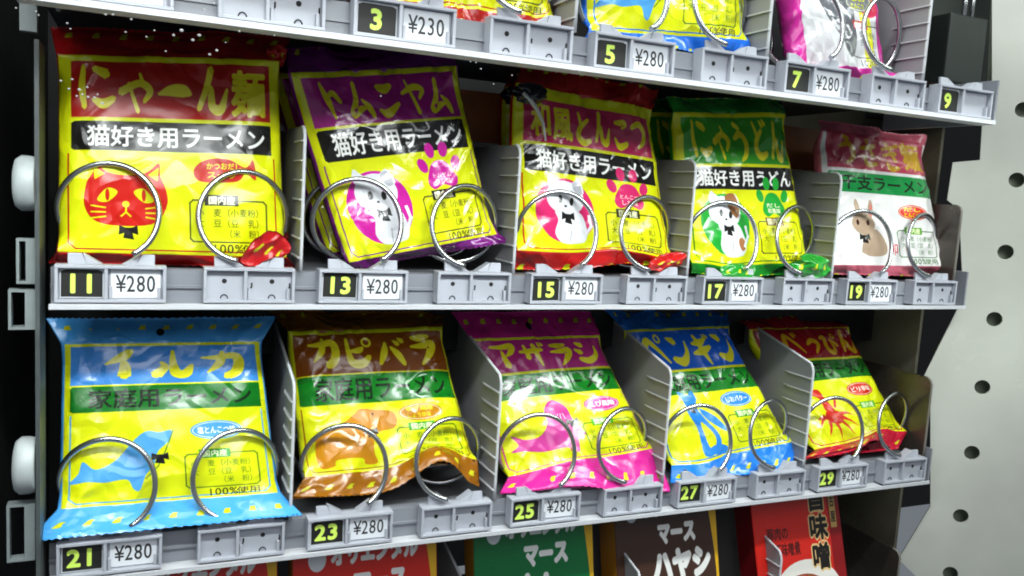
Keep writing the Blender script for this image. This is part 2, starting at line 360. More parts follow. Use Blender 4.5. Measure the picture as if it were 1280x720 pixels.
def capybara(c, u, v, col):
    c.blob([(u-22, v+19), (u-23, v+4), (u-18, v-7), (u-6, v-10), (u+1, v-15), (u+6, v-19), (u+14, v-18), (u+25, v-16), (u+27, v-9), (u+24, v-4), (u+15, v-2), (u+11, v+4), (u+10, v+12), (u+11, v+19), (u+4, v+19), (u+2, v+15), (u-12, v+15), (u-14, v+19)], col)
    bow(c, u+10, v-3, .8); c.ell(u+13, v-15, .7, .7, BLK)
def seal(c, u, v, col):
    c.blob([(u-24, v+8), (u-19, v+4), (u-22, v-3), (u-14, v+1), (u-4, v), (u+3, v-8), (u+4, v-19), (u+11, v-25), (u+19, v-19), (u+21, v-8), (u+26, v+4), (u+21, v+3), (u+19, v+9), (u+17, v+17), (u+12, v+16), (u+10, v+12), (u-4, v+12), (u-16, v+9)], col)
    bow(c, u+20, v-7, .8)
    for j in range(3): c.line([(u+12+j*1.6, v-14), (u+10+j*3, v-10)], .5, (240, 220, 230))
def penguin(c, u, v, col):
    c.blob([(u-8, v-26), (u-1, v-23), (u+4, v-26), (u+6, v-20), (u+3, v-14), (u+6, v-4), (u+12, v+8), (u+12, v+16), (u+7, v+20), (u-4, v+21), (u-5, v+12), (u-4, v+2), (u-6, v-10), (u-6, v-18)], col)
    c.blob([(u+5, v-12), (u+16, v-4), (u+22, v+8), (u+15, v+4), (u+7, v-4)], col); c.blob([(u+1, v-2), (u+8, v+9), (u+6, v+16), (u, v+15)], YEL)
    c.blob([(u-2, v+18), (u+10, v+15), (u+18, v+20), (u+8, v+22)], col); bow(c, u-1, v-13, .7)
def crab(c, u, v, col):
    c.ell(u+2, v+2, 8, 6, col); c.blob([(u-2, v-4), (u-1, v-14), (u-9, v-20), (u+1, v-22), (u+4, v-14), (u+6, v-3)], col)
    for a, b, d, e in ((-6, 2, -16, 3), (-5, 5, -12, 18), (0, 7, -1, 22), (6, 6, 12, 20), (9, 3, 20, 14), (8, 0, 22, 3), (-6, 0, -18, 10)): c.brush_line(u+a, v+b, u+d, v+e, col)
    c.line([(u+8, v-6), (u+13, v-14)], 2, col)
def _bl(s, a, b, d, e, col):
    n = np.array([-(e-b), d-a]); n = n/np.hypot(*n); s.poly([(a-n[0]*1.8, b-n[1]*1.8), ((a+d)/2-n[0]+1, (b+e)/2-n[1]-1.5), (d, e), ((a+d)/2+n[0]+1, (b+e)/2+n[1]-1.5), (a+n[0]*1.8, b+n[1]*1.8)], col)
Canvas.brush_line = _bl
def rabbit(c, u, v):
    B_ = (176, 152, 128)
    for a, r in ((-4, -.15), (7, .1)): c.ell(u+a, v-17, 2.2, 8, B_, r)
    c.ell(u+7.4, v-16, 1.3, 6, (214, 120, 110), .1)
    c.ell(u, v-6, 10, 8.5, B_); c.blob([(u-2, v+2), (u+10, v-2), (u+17, v+8), (u+17, v+17), (u+6, v+19), (u-3, v+16), (u-4, v+10)], B_)
    c.blob([(u-9, v+2), (u-1, v+3), (u-3, v+10), (u-4, v+18), (u-11, v+17), (u-12, v+9)], WHT)
    for a in (-5, 4): c.ell(u+a, v-7, 1.3, 2.2, (60, 24, 12))
    bow(c, u-.5, v+4, .85)
def icons(c, col, v, n=9):
    for i in range(n):
        u = 4+i*(92/(n-1)); c.blob([(u-2, v+1.1), (u-1.4, v-.2), (u-.4, v-1.5), (u+1.9, v-1.4), (u+1.2, v-.4), (u+1.5, v+.9), (u+.1, v+1.4)], col)

def paint(sp):
    o = sp['outer']; body = sp.get('body', YEL)
    c = Canvas(-4, 104, -22, 118, 5.6, o)
    icons(c, (198, 196, 20), -10); icons(c, (198, 200, 24), 108)
    if sp.get('hole'): c.ell(47, -7, 2.0, 2.4, (12, 14, 20))
    c.rect(-sp.get('ow', 1.2), 0, 100+sp.get('ow', 1.2), 100, body)
    t0, t1, s0, s1 = sp.get('lay', (3, 29, 31, 47)); e0 = sp.get('bd', 1.6 if sp['strip'] != BLK else 3.2); t0 = t0-1.2 if sp['strip'] != BLK else t0
    c.rect(e0, t0, 100-e0, t1, sp['title']); 
    c.poly([(e0, s0+1), (e0+1.5, s0), (100-e0, s0), (100-e0, s1), (e0+1.5, s1), (e0, s1-1)], sp['strip'])
    T = sp['text']; n = len(T); a, b = sp.get('tu', (8, 93)); wd = (b-a)/n
    for i, ch in enumerate(T):
        j = (i*37 % 5-2)*.5; c.brush(ch, a+i*wd+wd*.02, t0+2.4+j, a+(i+1)*wd-wd*.02, t1-2.4+j, sp.get('tcol', OLV))
    c.text(sp['sub'], 10, s0+2.0, 94, s1-2.0, sp['subc'], .028)
    if body == YEL: c.line([(2, s1+2), (2, 95), (5, 98), (95, 98), (98, 95), (98, s1+2)], .7, sp['edge'] if 'edge' in sp else o)
    if sp['id'] == 'top_grey':
        c.rect(72, 48, 84, 100, (206, 206, 30)); c.blob([(26, 50), (64, 50), (64, 78), (54, 94), (40, 74)], (92, 94, 100)); c.ell(84, 58, 11, 8, (196, 50, 80))
    d = sp['art']
    if d == 'redcat': redcat(c, 27, 73)
    elif d == 'cat': whitecat(c, 28, 74, sp['disc'], sp.get('patch'))
    elif d == 'plain': pass
    elif d == 'rabbit': rabbit(c, 27, 74)
    else: dict(dolphin=dolphin, capybara=capybara, seal=seal, penguin=penguin, crab=crab)[d](c, 30, 76, sp['disc'])
    bt = sp['badge']; bu, bv = sp.get('bpos', (73, 57))
    if d in ('cat',):
        paw(c, bu, bv-1, sp['disc'], 1.15); c.text(bt[0], bu-7, bv+2.5, bu+7, bv+5.5, (250, 225, 215), .02); c.text(bt[1], bu-6, bv+6, bu+6, bv+9.5, (250, 225, 215), .02)
    else:
        if d == 'redcat': c.blob([(bu-13, bv-3), (bu-15, bv+1), (bu-13, bv+5), (bu-6, bv+6), (bu+6, bv+5), (bu+10, bv+1), (bu+15, bv+4), (bu+14, bv-6), (bu+10, bv-2), (bu+2, bv-6), (bu-7, bv-6)], sp['disc'])
        else: c.ell(bu, bv, 13.5, 6, sp['disc']); c.ring(bu, bv, 12.3, 5, .4, (235, 235, 200))
        if len(bt) == 2: c.text(bt[0], bu-9, bv-4.2, bu+8, bv-.6, YEL, .03); c.text(bt[1], bu-9, bv+.2, bu+6, bv+4, YEL, .03)
        else: c.text(bt[0], bu-10, bv-2.4, bu+10, bv+2.4, (240, 240, 225), .03)
    k = sp['box']; c.rrect(56, 72, 93, 93, .8, k, 1.5); c.rect(63, 69.2, 79, 74.6, sp.get('boxbg', k))
    c.text('国内産', 64.5, 69.7, 77.5, 74.1, (240, 240, 200), .03)
    for ln, (t, u0, u1) in enumerate((('小　麦（小麦粉）', 58.5, 91.5), ('大　豆（豆　乳）', 58.5, 91.5), ('（米　粉）', 72, 91.5))):
        c.text(t, u0, 76+ln*5.3, u1, 80.3+ln*5.3, k, .006)
    c.text('100%使用', 66, 94, 93, 98.6, k if body != YEL else (60, 56, 14), .02)
    if d == 'rabbit': c.text('卯', 47, 82, 55, 92, (205, 40, 50), .02)
    return c.image('print_'+sp['id'])

# ------------------------------------------------------------------ shared materials
M_GREY = mat('moulded_grey_plastic', (168, 171, 180), 0.42, noise=.14, nscale=35, bump=.05)
M_RAIL = mat('painted_shelf_steel', (128, 131, 138), 0.35, noise=.06, nscale=25)
M_DECK = mat('deck_steel', (96, 98, 102), 0.5, noise=.15, nscale=20)
M_DIV = mat('divider_plastic', (140, 140, 143), 0.5, noise=.08, nscale=20)
M_EDGE = mat('divider_edge', (190, 192, 196), 0.45)
M_WIRE = mat('chromed_wire', (186, 188, 190), 0.24, metal=1.0, noise=.08, nscale=90)
M_HOLE = mat('dark_recess', (14, 14, 16), 0.8)
M_DARK = mat('black_inner_steel', (9, 9, 10), 0.6, noise=.3, nscale=14)
M_BROWN = mat('brown_plate_paint', (190, 112, 62), 0.42, noise=.5, nscale=16)
M_PANEL = mat('cream_door_paint', (192, 194, 184), 0.24, noise=.2, nscale=7, bump=.12, bscale=30)
M_KNOB = mat('white_roller', (165, 172, 172), 0.45, noise=.2)

# ------------------------------------------------------------------ machine cabinet (the room round the shelves)
cab = empty('vending_machine', (345, 400, -420), 'dark vending machine cabinet with cream perforated side panel around the snack shelves', 'vending machine')
b = MB(); b.box(-260, 1300, 420, 424, -420, 560); b.obj('back_wall', M_DARK, cab)
b = MB(); b.box(-260, 1300, -60, 420, 556, 560); b.obj('ceiling_plate', M_DARK, cab)
b = MB(); b.box(-110, -106, 20, 419, -420, 556); b.obj('side_wall', M_DARK, cab)
b = MB(); b.box(768, 772, 60, 419, -420, 556); b.obj('side_wall', mat('olive_inner_wall', (120, 116, 98), 0.3, noise=.4, nscale=12), cab)
# plates behind the pouches; brown one added in place of a brown reflection
b = MB(); b.box(-60, 764, 96, 99, 128, 171); b.obj('backdrop_plate', M_BROWN, cab)
b = MB(); b.box(-60, 764, 120, 123, -60, -14); b.obj('backdrop_plate', M_DARK, cab)
# perforated panel, folded 40 degrees out from the shelf ends
p0 = np.array([764.0, 22.0, 0.0]); dr = np.array([math.cos(math.radians(40)), -math.sin(math.radians(40)), 0]); pn = np.array([dr[1], -dr[0], 0])
outl = [(1240, -60), (1240, 100), (1228, 150), (1225, 200), (1191, 203), (1184, 250), (1199, 262), (1204, 372), (1154, 472), (1163, 492), (1163, 633), (1123, 699), (1160, 735), (1150, 800), (1420, 800), (1420, -60)]
P = [at_plane(x, y, p0, pn) for x, y in outl]
holes = [(1279, 137), (1271, 225), (1257, 315), (1243, 399), (1228, 484), (1215, 566), (1201, 645), (1188, 717)]
HP = []
for hx, hy in holes:
    c = at_plane(hx, hy, p0, pn); HP.append([c+dr*7.6*math.cos(t)+np.array([0, 0, 7.6*math.sin(t)]) for t in np.linspace(0, 2*np.pi, 24, endpoint=False)])
b = MB(); loops = [P]+HP; flat = [q for l in loops for q in l]; n = len(flat)
tri = tessellate_polygon([[Vector(q) for q in l] for l in loops]); back = [q-pn*2.5 if pn[1] < 0 else q+pn*2.5 for q in flat]
F = [tuple(t) for t in tri]+[tuple(i+n for i in reversed(t)) for t in tri]; k0 = 0
for l in loops:
    mN = len(l); F += [(k0+i, k0+(i+1) % mN, k0+(i+1) % mN+n, k0+i+n) for i in range(mN)]; k0 += mN
b.add(flat+back, F); b.obj('perforated_panel', M_PANEL, cab)
bk = pn if pn[1] > 0 else -pn
b = MB(); A_ = [at_plane(x, y, p0, pn)+bk*16 for x, y in ((1246, -60), (1236, 190), (1200, 470), (1180, 640), (1150, 800), (1420, 800), (1420, -60))]
b.prism(A_, bk*2); b.obj('panel_backing', mat('panel_backing_paint', (150, 158, 138), .6, noise=.1), cab)
# dark box hanging at the top right with its bright rod
b = MB(); q0 = at(1168, -40, 40); b.box(q0[0], q0[0]+105, 40, 110, 190, 330); b.obj('motor_cover', mat('dark_green_cover', (26, 32, 30), .45, noise=.2), cab, bev=2)
b = MB(); q0 = at(1190, 10, -20); q1 = at(1231, 110, -20); b.box(q0[0], q1[0]-6, -20, 30, q1[2], at(1215, 20, -20)[2]); b.obj('lock_cover', mat('dark_green_cover'), cab, bev=2)
b = MB(); q = at(1207, 0, -8); b.tube([q+np.array([0, 0, z]) for z in (-30, 0, 60)], 2.2); b.obj('rod', M_WIRE, cab)
b = MB(); q = at(1217, 0, -8); b.tube([q+np.array([0, 0, z]) for z in (-30, 0, 60)], 1.6); b.obj('rod', M_WIRE, cab)
# left hanging rail with white rollers and slotted brackets
M_LR = mat('left_rail_steel', (70, 76, 76), .45, noise=.2)
b = MB(); q = at(47, 300, -4); b.box(q[0]-1.5, q[0]+1, -4, 30, -420, 160); b.obj('hanging_rail', M_LR, cab)
for (x, y0_, y1_) in ((31, 193, 265), (30, 552, 620)):
    t, u_ = at(15, y0_, 0), at(47, y1_, 0); zc, h = (t[2]+u_[2])/2, (t[2]-u_[2])/2
    b = MB(); xs = np.linspace(0, 1, 8); L_ = []
    rr = [h*.62, h*.86, h*.93, h, h, h*.97, h*.97, h*.9]; X = [t[0], t[0]+1, t[0]+2.5, t[0]+4, t[0]+9, t[0]+11, t[0]+u_[0]-t[0]-1.5, u_[0]-1.2]
    b.tube([(xx, 8, zc) for xx in X], rr, 28); b.obj('roller', M_KNOB, cab)
for (x0, y0_, x1, y1_) in ((20, 298, 46, 355), (10, 362, 45, 412), (8, 632, 44, 700)):
    t, u_ = at(x0, y0_, 2), at(x1, y1_, 2); w_ = 1.6
    b = MB(); b.box(t[0], u_[0], 2, 10, u_[2], u_[2]+w_); b.box(t[0], u_[0], 2, 10, t[2]-w_, t[2]); b.box(t[0], t[0]+w_, 2, 10, u_[2]+w_, t[2]-w_); b.box(u_[0]-6, u_[0], 2, 10, u_[2]+w_, t[2]-w_)
    b.obj('rail_bracket', mat('bracket_steel', (122, 130, 130), .4, noise=.15), cab)
t, u_ = at(24, -20, 0), at(46, 40, 0)
b = MB(); b.box(t[0], u_[0], 0, 8, u_[2], t[2]+20); b.obj('rail_bracket', mat('bracket_steel'), cab)
t, u_ = at(70, -20, 0), at(75, 14, 0)
b = MB(); b.box(t[0], u_[0], 0, 3, u_[2], t[2]+20); b.obj('rail_bracket', mat('bracket_steel'), cab)
b = MB(); b.box(-150, -112, -2, 0, 120, 260); b.obj('rail_cover', M_BROWN, cab)

# ------------------------------------------------------------------ price and number cards
def card_image(kind, t):
    c = Canvas(0, 100, 0, 72, 3.2, (196, 200, 206))
    if kind == 'num':
        c.poly([(2, 8), (14, 4), (86, 4), (98, 8), (98, 70), (2, 70)], (16, 17, 12))
        wd = 38*len(t); u0 = 50-wd/2; c.text(t, u0, 14, u0+wd, 60, (206, 236, 96), .06)
    else:
        c.a[:] = np.array((214, 217, 222))/255; c.text(t, 10, 14, 92, 58, (28, 28, 30), .012)
    return c.image('card_'+t)
_cards = {}
def card_mat(kind, t):
    if t not in _cards: _cards[t] = mat('card_'+t, (200, 200, 200), .6, image=card_image(kind, t))
    return _cards[t]
def card_mesh(x0, x1, z0, z1, y):
    me = bpy.data.meshes.new('card'); v = [(x0, y, z0), (x1, y, z0), (x1, y, z1), (x0, y, z1)]; v += [(a, y+.5, c) for a, _, c in v]
    me.from_pydata([(a*S, b_*S, c*S) for a, b_, c in v], [], [(0, 1, 2, 3), (4, 7, 6, 5), (0, 4, 5, 1), (1, 5, 6, 2), (2, 6, 7, 3), (3, 7, 4, 0)])
    uv = me.uv_layers.new(name='UVMap'); cs = [(0, 0), (1, 0), (1, 1), (0, 1)]
    for i in range(4): uv.data[i].uv = cs[i]
    for i in range(4, 24): uv.data[i].uv = (.01, .5)
    return me
# holder shape, local: x -62..0, z 0..24, front y = 0
def holder_mesh(W, blank):
    b = MB(); t = 2.0; s = -W*.55
    b.box(-W, 0, 5.0, 12, 0, 24)                                        # back plate
    b.box(-W, 0, 0, 4.9, 0, t); b.box(-W, 0, 0, 4.9, 24-t, 24); b.box(-W, -W+t, 0.2, 4.9, t+.02, 24-t-.02); b.box(-t, 0, 0.2, 4.9, t+.02, 24-t-.02)
    b.box(s-1.1, s+1.1, 0.4, 4.9, t+.02, 24-t-.02)
    for x in (s+2.6, -4.4): b.box(x-.9, x+.9, 1.5, 4.9, t+.1, 10); 
    for x in (-W+7, -18):                                               # ears
        sg = 1 if x < -30 else -1; x0 = x; x1 = x+11
        b.prism([(x0, 6, 24.02), (x1, 6, 24.02), (x1 if sg < 0 else x1-3, 7, 31), (x0 if sg > 0 else x0+3, 7, 31)], (0, 2.4, 0))
        b.prism([((x1 if sg > 0 else x0), 6.4, 24.03), ((x1 if sg > 0 else x0)+sg*9, 6.4, 24.03), ((x1 if sg > 0 else x0)-sg*2.5, 7.2, 31)], (0, 9, 0))
    return b.mesh('price_tag_holder', .35)
H_T, H_B = holder_mesh(65, False), holder_mesh(60, True)
for me in (H_T, H_B): me.materials.append(M_GREY)
def hole_mesh():
    b = MB(); s = -33.0
    for xc in (-46.5, -15):
        for zc, r in ((14.5, 1.7),):
            b.tube([(xc, 4.85, zc), (xc, 4.99, zc)], r, 14)
        b.tube([(xc+2.3*math.cos(t), 4.6, 2.6+2.6*math.sin(t)) for t in np.linspace(0, np.pi, 10)], .4, 6)
    for xc in (-30.2, -4.6): b.tube([(xc, 4.4, 3), (xc, 4.4, 9), (xc+1.6, 4.4, 10.5), (xc+1.6, 4.4, 13.5)], .55, 6)
    return b.mesh('peg_holes')
HOLE = hole_mesh(); HOLE.materials.append(M_HOLE)
def coil_mesh(hand, R=30.5, pitch=41.0, turns=2.6):
    n = int(turns*72); P = []
    a0 = math.radians(-62) if hand > 0 else math.radians(-100)
    for i in range(n+1):
        a = 2*math.pi*i/72; t = a0+a if hand > 0 else a0-a
        wob = 1+.012*math.sin(3*a+hand)
        P.append((R*wob*math.cos(t), pitch*a/(2*math.pi), R*wob*math.sin(t)))
    b = MB(); b.tube(P, 2.0, 12); return b.mesh('wire_coil')
COIL = {1: coil_mesh(1), -1: coil_mesh(-1)}
for me in COIL.values(): me.materials.append(M_WIRE)
def divider_mesh(rise):
    # outline in y,z from the deck; front edge y=0, thin
    h = 101.0; o = [(0, 0), (0, h-8), (2, h-3), (6, h-.5), (10, h)] if not rise else [(0, 0), (0, h-3), (1.5, h+1), (4, h+4.5)]
    o += ([(60, h+1), (260, h+1)] if not rise else [(165, h+46), (185, h+49), (260, h+49)]) + [(260, 0)]
    b = MB(); b.prism([(0, y, z) for y, z in o], (1.6, 0, 0)); me = b.mesh('divider'); me.materials.append(M_DIV)
    e = MB(); P = [(0.8, y, z) for y, z in o[:(5 if not rise else 5)]]; Q = []
    for a, c in zip(P[:-1], P[1:]):
        for t in np.linspace(0, 1, 6, endpoint=False): Q.append(tuple(np.array(a)*(1-t)+np.array(c)*t))
    Q.append(P[-1]); e.tube(Q, 1.25, 8); em = e.mesh('divider_edge'); em.materials.append(M_EDGE)
    return me, em
DIVM = {0: divider_mesh(0), 1: divider_mesh(1)}
b = MB(); b.prism([(0, -1.6, 0), (-1.5, -.8, 0), (-1.9, 1, 0), (-1.9, 30, 0), (0, 38, 0)], (0, 0, 1.0)); RIB = b.mesh('rib'); RIB.materials.append(mat('divider_rib', (186, 187, 190), .45))

def shelf(y0, z0, xl, xr, cols, nums, prices, label, depth, rise=0, divs=(0, 1, 2, 3, 4), skip=(), decky=None):
    sh = empty('shelf_tray', ((xl+xr)/2, y0+60, z0), label, 'shelf', 'stacked vending machine shelves')
    b = MB(); b.box(xl, xr, y0-2.0, y0+14, z0-4.2, z0-2); b.box(xl, xr, y0-2, y0-.6, z0-2, z0-.6); b.obj('rail_lip', M_EDGE, sh, bev=.3)
    b = MB(); b.box(xl, xr, y0+12.2, y0+14, z0-2, z0+19); b.box(xl, xr, y0+10.4, y0+12.2, z0+8.5, z0+10.5); b.box(xl, xr, y0+12.2, y0+22, z0+19.02, z0+21); b.obj('front_rail', M_RAIL, sh)
    b = MB(); b.box(xl, xr, y0+22.1, y0+260, z0+18, z0+20.5); b.obj('deck', M_DECK, sh)
    b = MB(); b.box(xr-2, xr, y0-1, y0+120, z0-4, z0+34); b.obj('end_plate', M_RAIL, sh, bev=.5)
    k = 0
    for c in cols:
        for kind in (0, 1):
            if (c, kind) in skip: continue
            x = c*165+(0 if kind == 0 else 83.2)
            h = link('price_tag_holder', H_T if kind == 0 else H_B, None, sh, loc=None)
            h.location = (x*S-sh.location.x, y0*S-sh.location.y, z0*S-sh.location.z)
            if kind == 0 and nums.get(c):
                t = nums[c]
                o = link('number_plate', card_mesh(-62.2, -37.4, 2.4, 21.6, 4.2), card_mat('num', t), h, loc=(0, 0, 0)); o['label'] = 'black plate with yellow-green %s' % t
                o.rotation_euler = (0, math.radians(random.uniform(-1.2, 1.2)), 0)
                if prices.get(c): o = link('price_card', card_mesh(-33.0, -3.4, 2.9, 21.4, 3.8+random.random()*.6), card_mat('price', prices[c]), h, loc=(0, 0, 0)); o.rotation_euler = (math.radians(random.uniform(-2, 2)), math.radians(random.uniform(-1.3, 1.3)), 0)
            else:
                link('peg_holes', HOLE, None, h, loc=(0, 0, 0))
            o = link('wire_coil', COIL[1 if kind == 0 else -1], None, sh, loc=None)
            o.location = ((x-35+(0 if kind == 0 else 2))*S-sh.location.x, (y0+2)*S-sh.location.y, (z0+58.5)*S-sh.location.z)
    for c in divs:
        ends = c == 4; x = c*164+87.0-(0 if cols else 13); me, em = DIVM[rise if c < 4 else 0]
        o = link('divider', me, None, sh, loc=None); o.location = (x*S-sh.location.x, (y0+6)*S-sh.location.y, (z0+22)*S-sh.location.z)
        if ends: em = em.copy(); em.materials[0] = mat('end_divider_edge', (112, 108, 100), .4)
        link('front_edge', em, None, o, loc=(0, 0, 0))
        if c == 4:
            me = me.copy(); me.materials[0] = mat('end_divider_steel', (84, 76, 70), .28, metal=.4, noise=.35, nscale=18); o.data = me; o.scale = (1, 1, .78 if not rise else .85)
        else:
            for i in range(7):
                link('rib', RIB, None, o, loc=(-.02, 0, 9+i*13.6))
    return sh
P280 = {c: '¥280' for c in range(5)}
shelf(-78, 174.2, -76, 664, (0, 1, 2, 3), {0: '1', 1: '3', 2: '5', 3: '7'}, {0: '¥280', 1: '¥230', 2: '¥280', 3: '¥280'}, 'topmost grey snack shelf holding numbers 3 to 9', 260, 0, (0, 1, 2, 3))
shelf(0, 0, -68, 756, (0, 1, 2, 3, 4), {0: '11', 1: '13', 2: '15', 3: '17', 4: '19'}, P280, 'grey snack shelf holding numbers 11 to 19 with cat noodle pouches', 260, 0)
shelf(10.6, -188.2, -70, 748, (0, 1, 2, 3, 4), {0: '21', 1: '23', 2: '25', 3: '27', 4: '29'}, P280, 'grey snack shelf holding numbers 21 to 29 with sea animal pouches', 260, 1)
s4 = shelf(14, -378, -76, 748, (), {}, {}, 'lowest shelf holding the boxed curry sauces', 260, 1)
s1 = [o for o in COL.objects if o.name == 'shelf_tray'][0]
h = link('price_tag_holder', H_T, None, s1); h.location = ((4*165)*S-s1.location.x, (-78)*S-s1.location.y, 174.2*S-s1.location.z)
o = link('number_plate', card_mesh(-62.2, -37.4, 2.4, 21.6, 4.2), card_mat('num', '9'), h, loc=(0, 0, 0)); o['label'] = 'black plate with yellow-green 9'

# ------------------------------------------------------------------ pouches
def rows_of(sp):
    y0, y1 = sp['Y']; R = []
    tl, tr, br, bl = sp['q']
    pts = [(0, at(*tl, y1), at(*tr, y1)), (100, at(*bl, y0), at(*br, y0))]
    L0, R0, L1, R1 = pts[0][1], pts[0][2], pts[1][1], pts[1][2]
    hv = sp.get('hv', -12)
    if 'head' in sp: (a, b_), yy = sp['head']; pts.insert(0, (hv, at(*a, yy), at(*b_, yy)))
    else:
        e = np.array([0, 9.0, 0]); pts.insert(0, (hv, L0+(L0-L1)*(-hv/100)+e, R0+(R0-R1)*(-hv/100)+e))
    fv = sp.get('fv', 109)
    if 'foot' in sp: (a, b_), yy = sp['foot']; pts.append((fv, at(*a, yy), at(*b_, yy)))
    else:
        e = np.array([0, 6.0, 0]); pts.append((fv, L1+(L1-L0)*((fv-100)/100)+e, R1+(R1-R0)*((fv-100)/100)+e))
    return pts
RED = (176, 18, 22); PUR = (150, 24, 130); PNK = (206, 44, 112); BLU = (36, 124, 214); LBL = (70, 156, 226); ORG = (196, 128, 14)
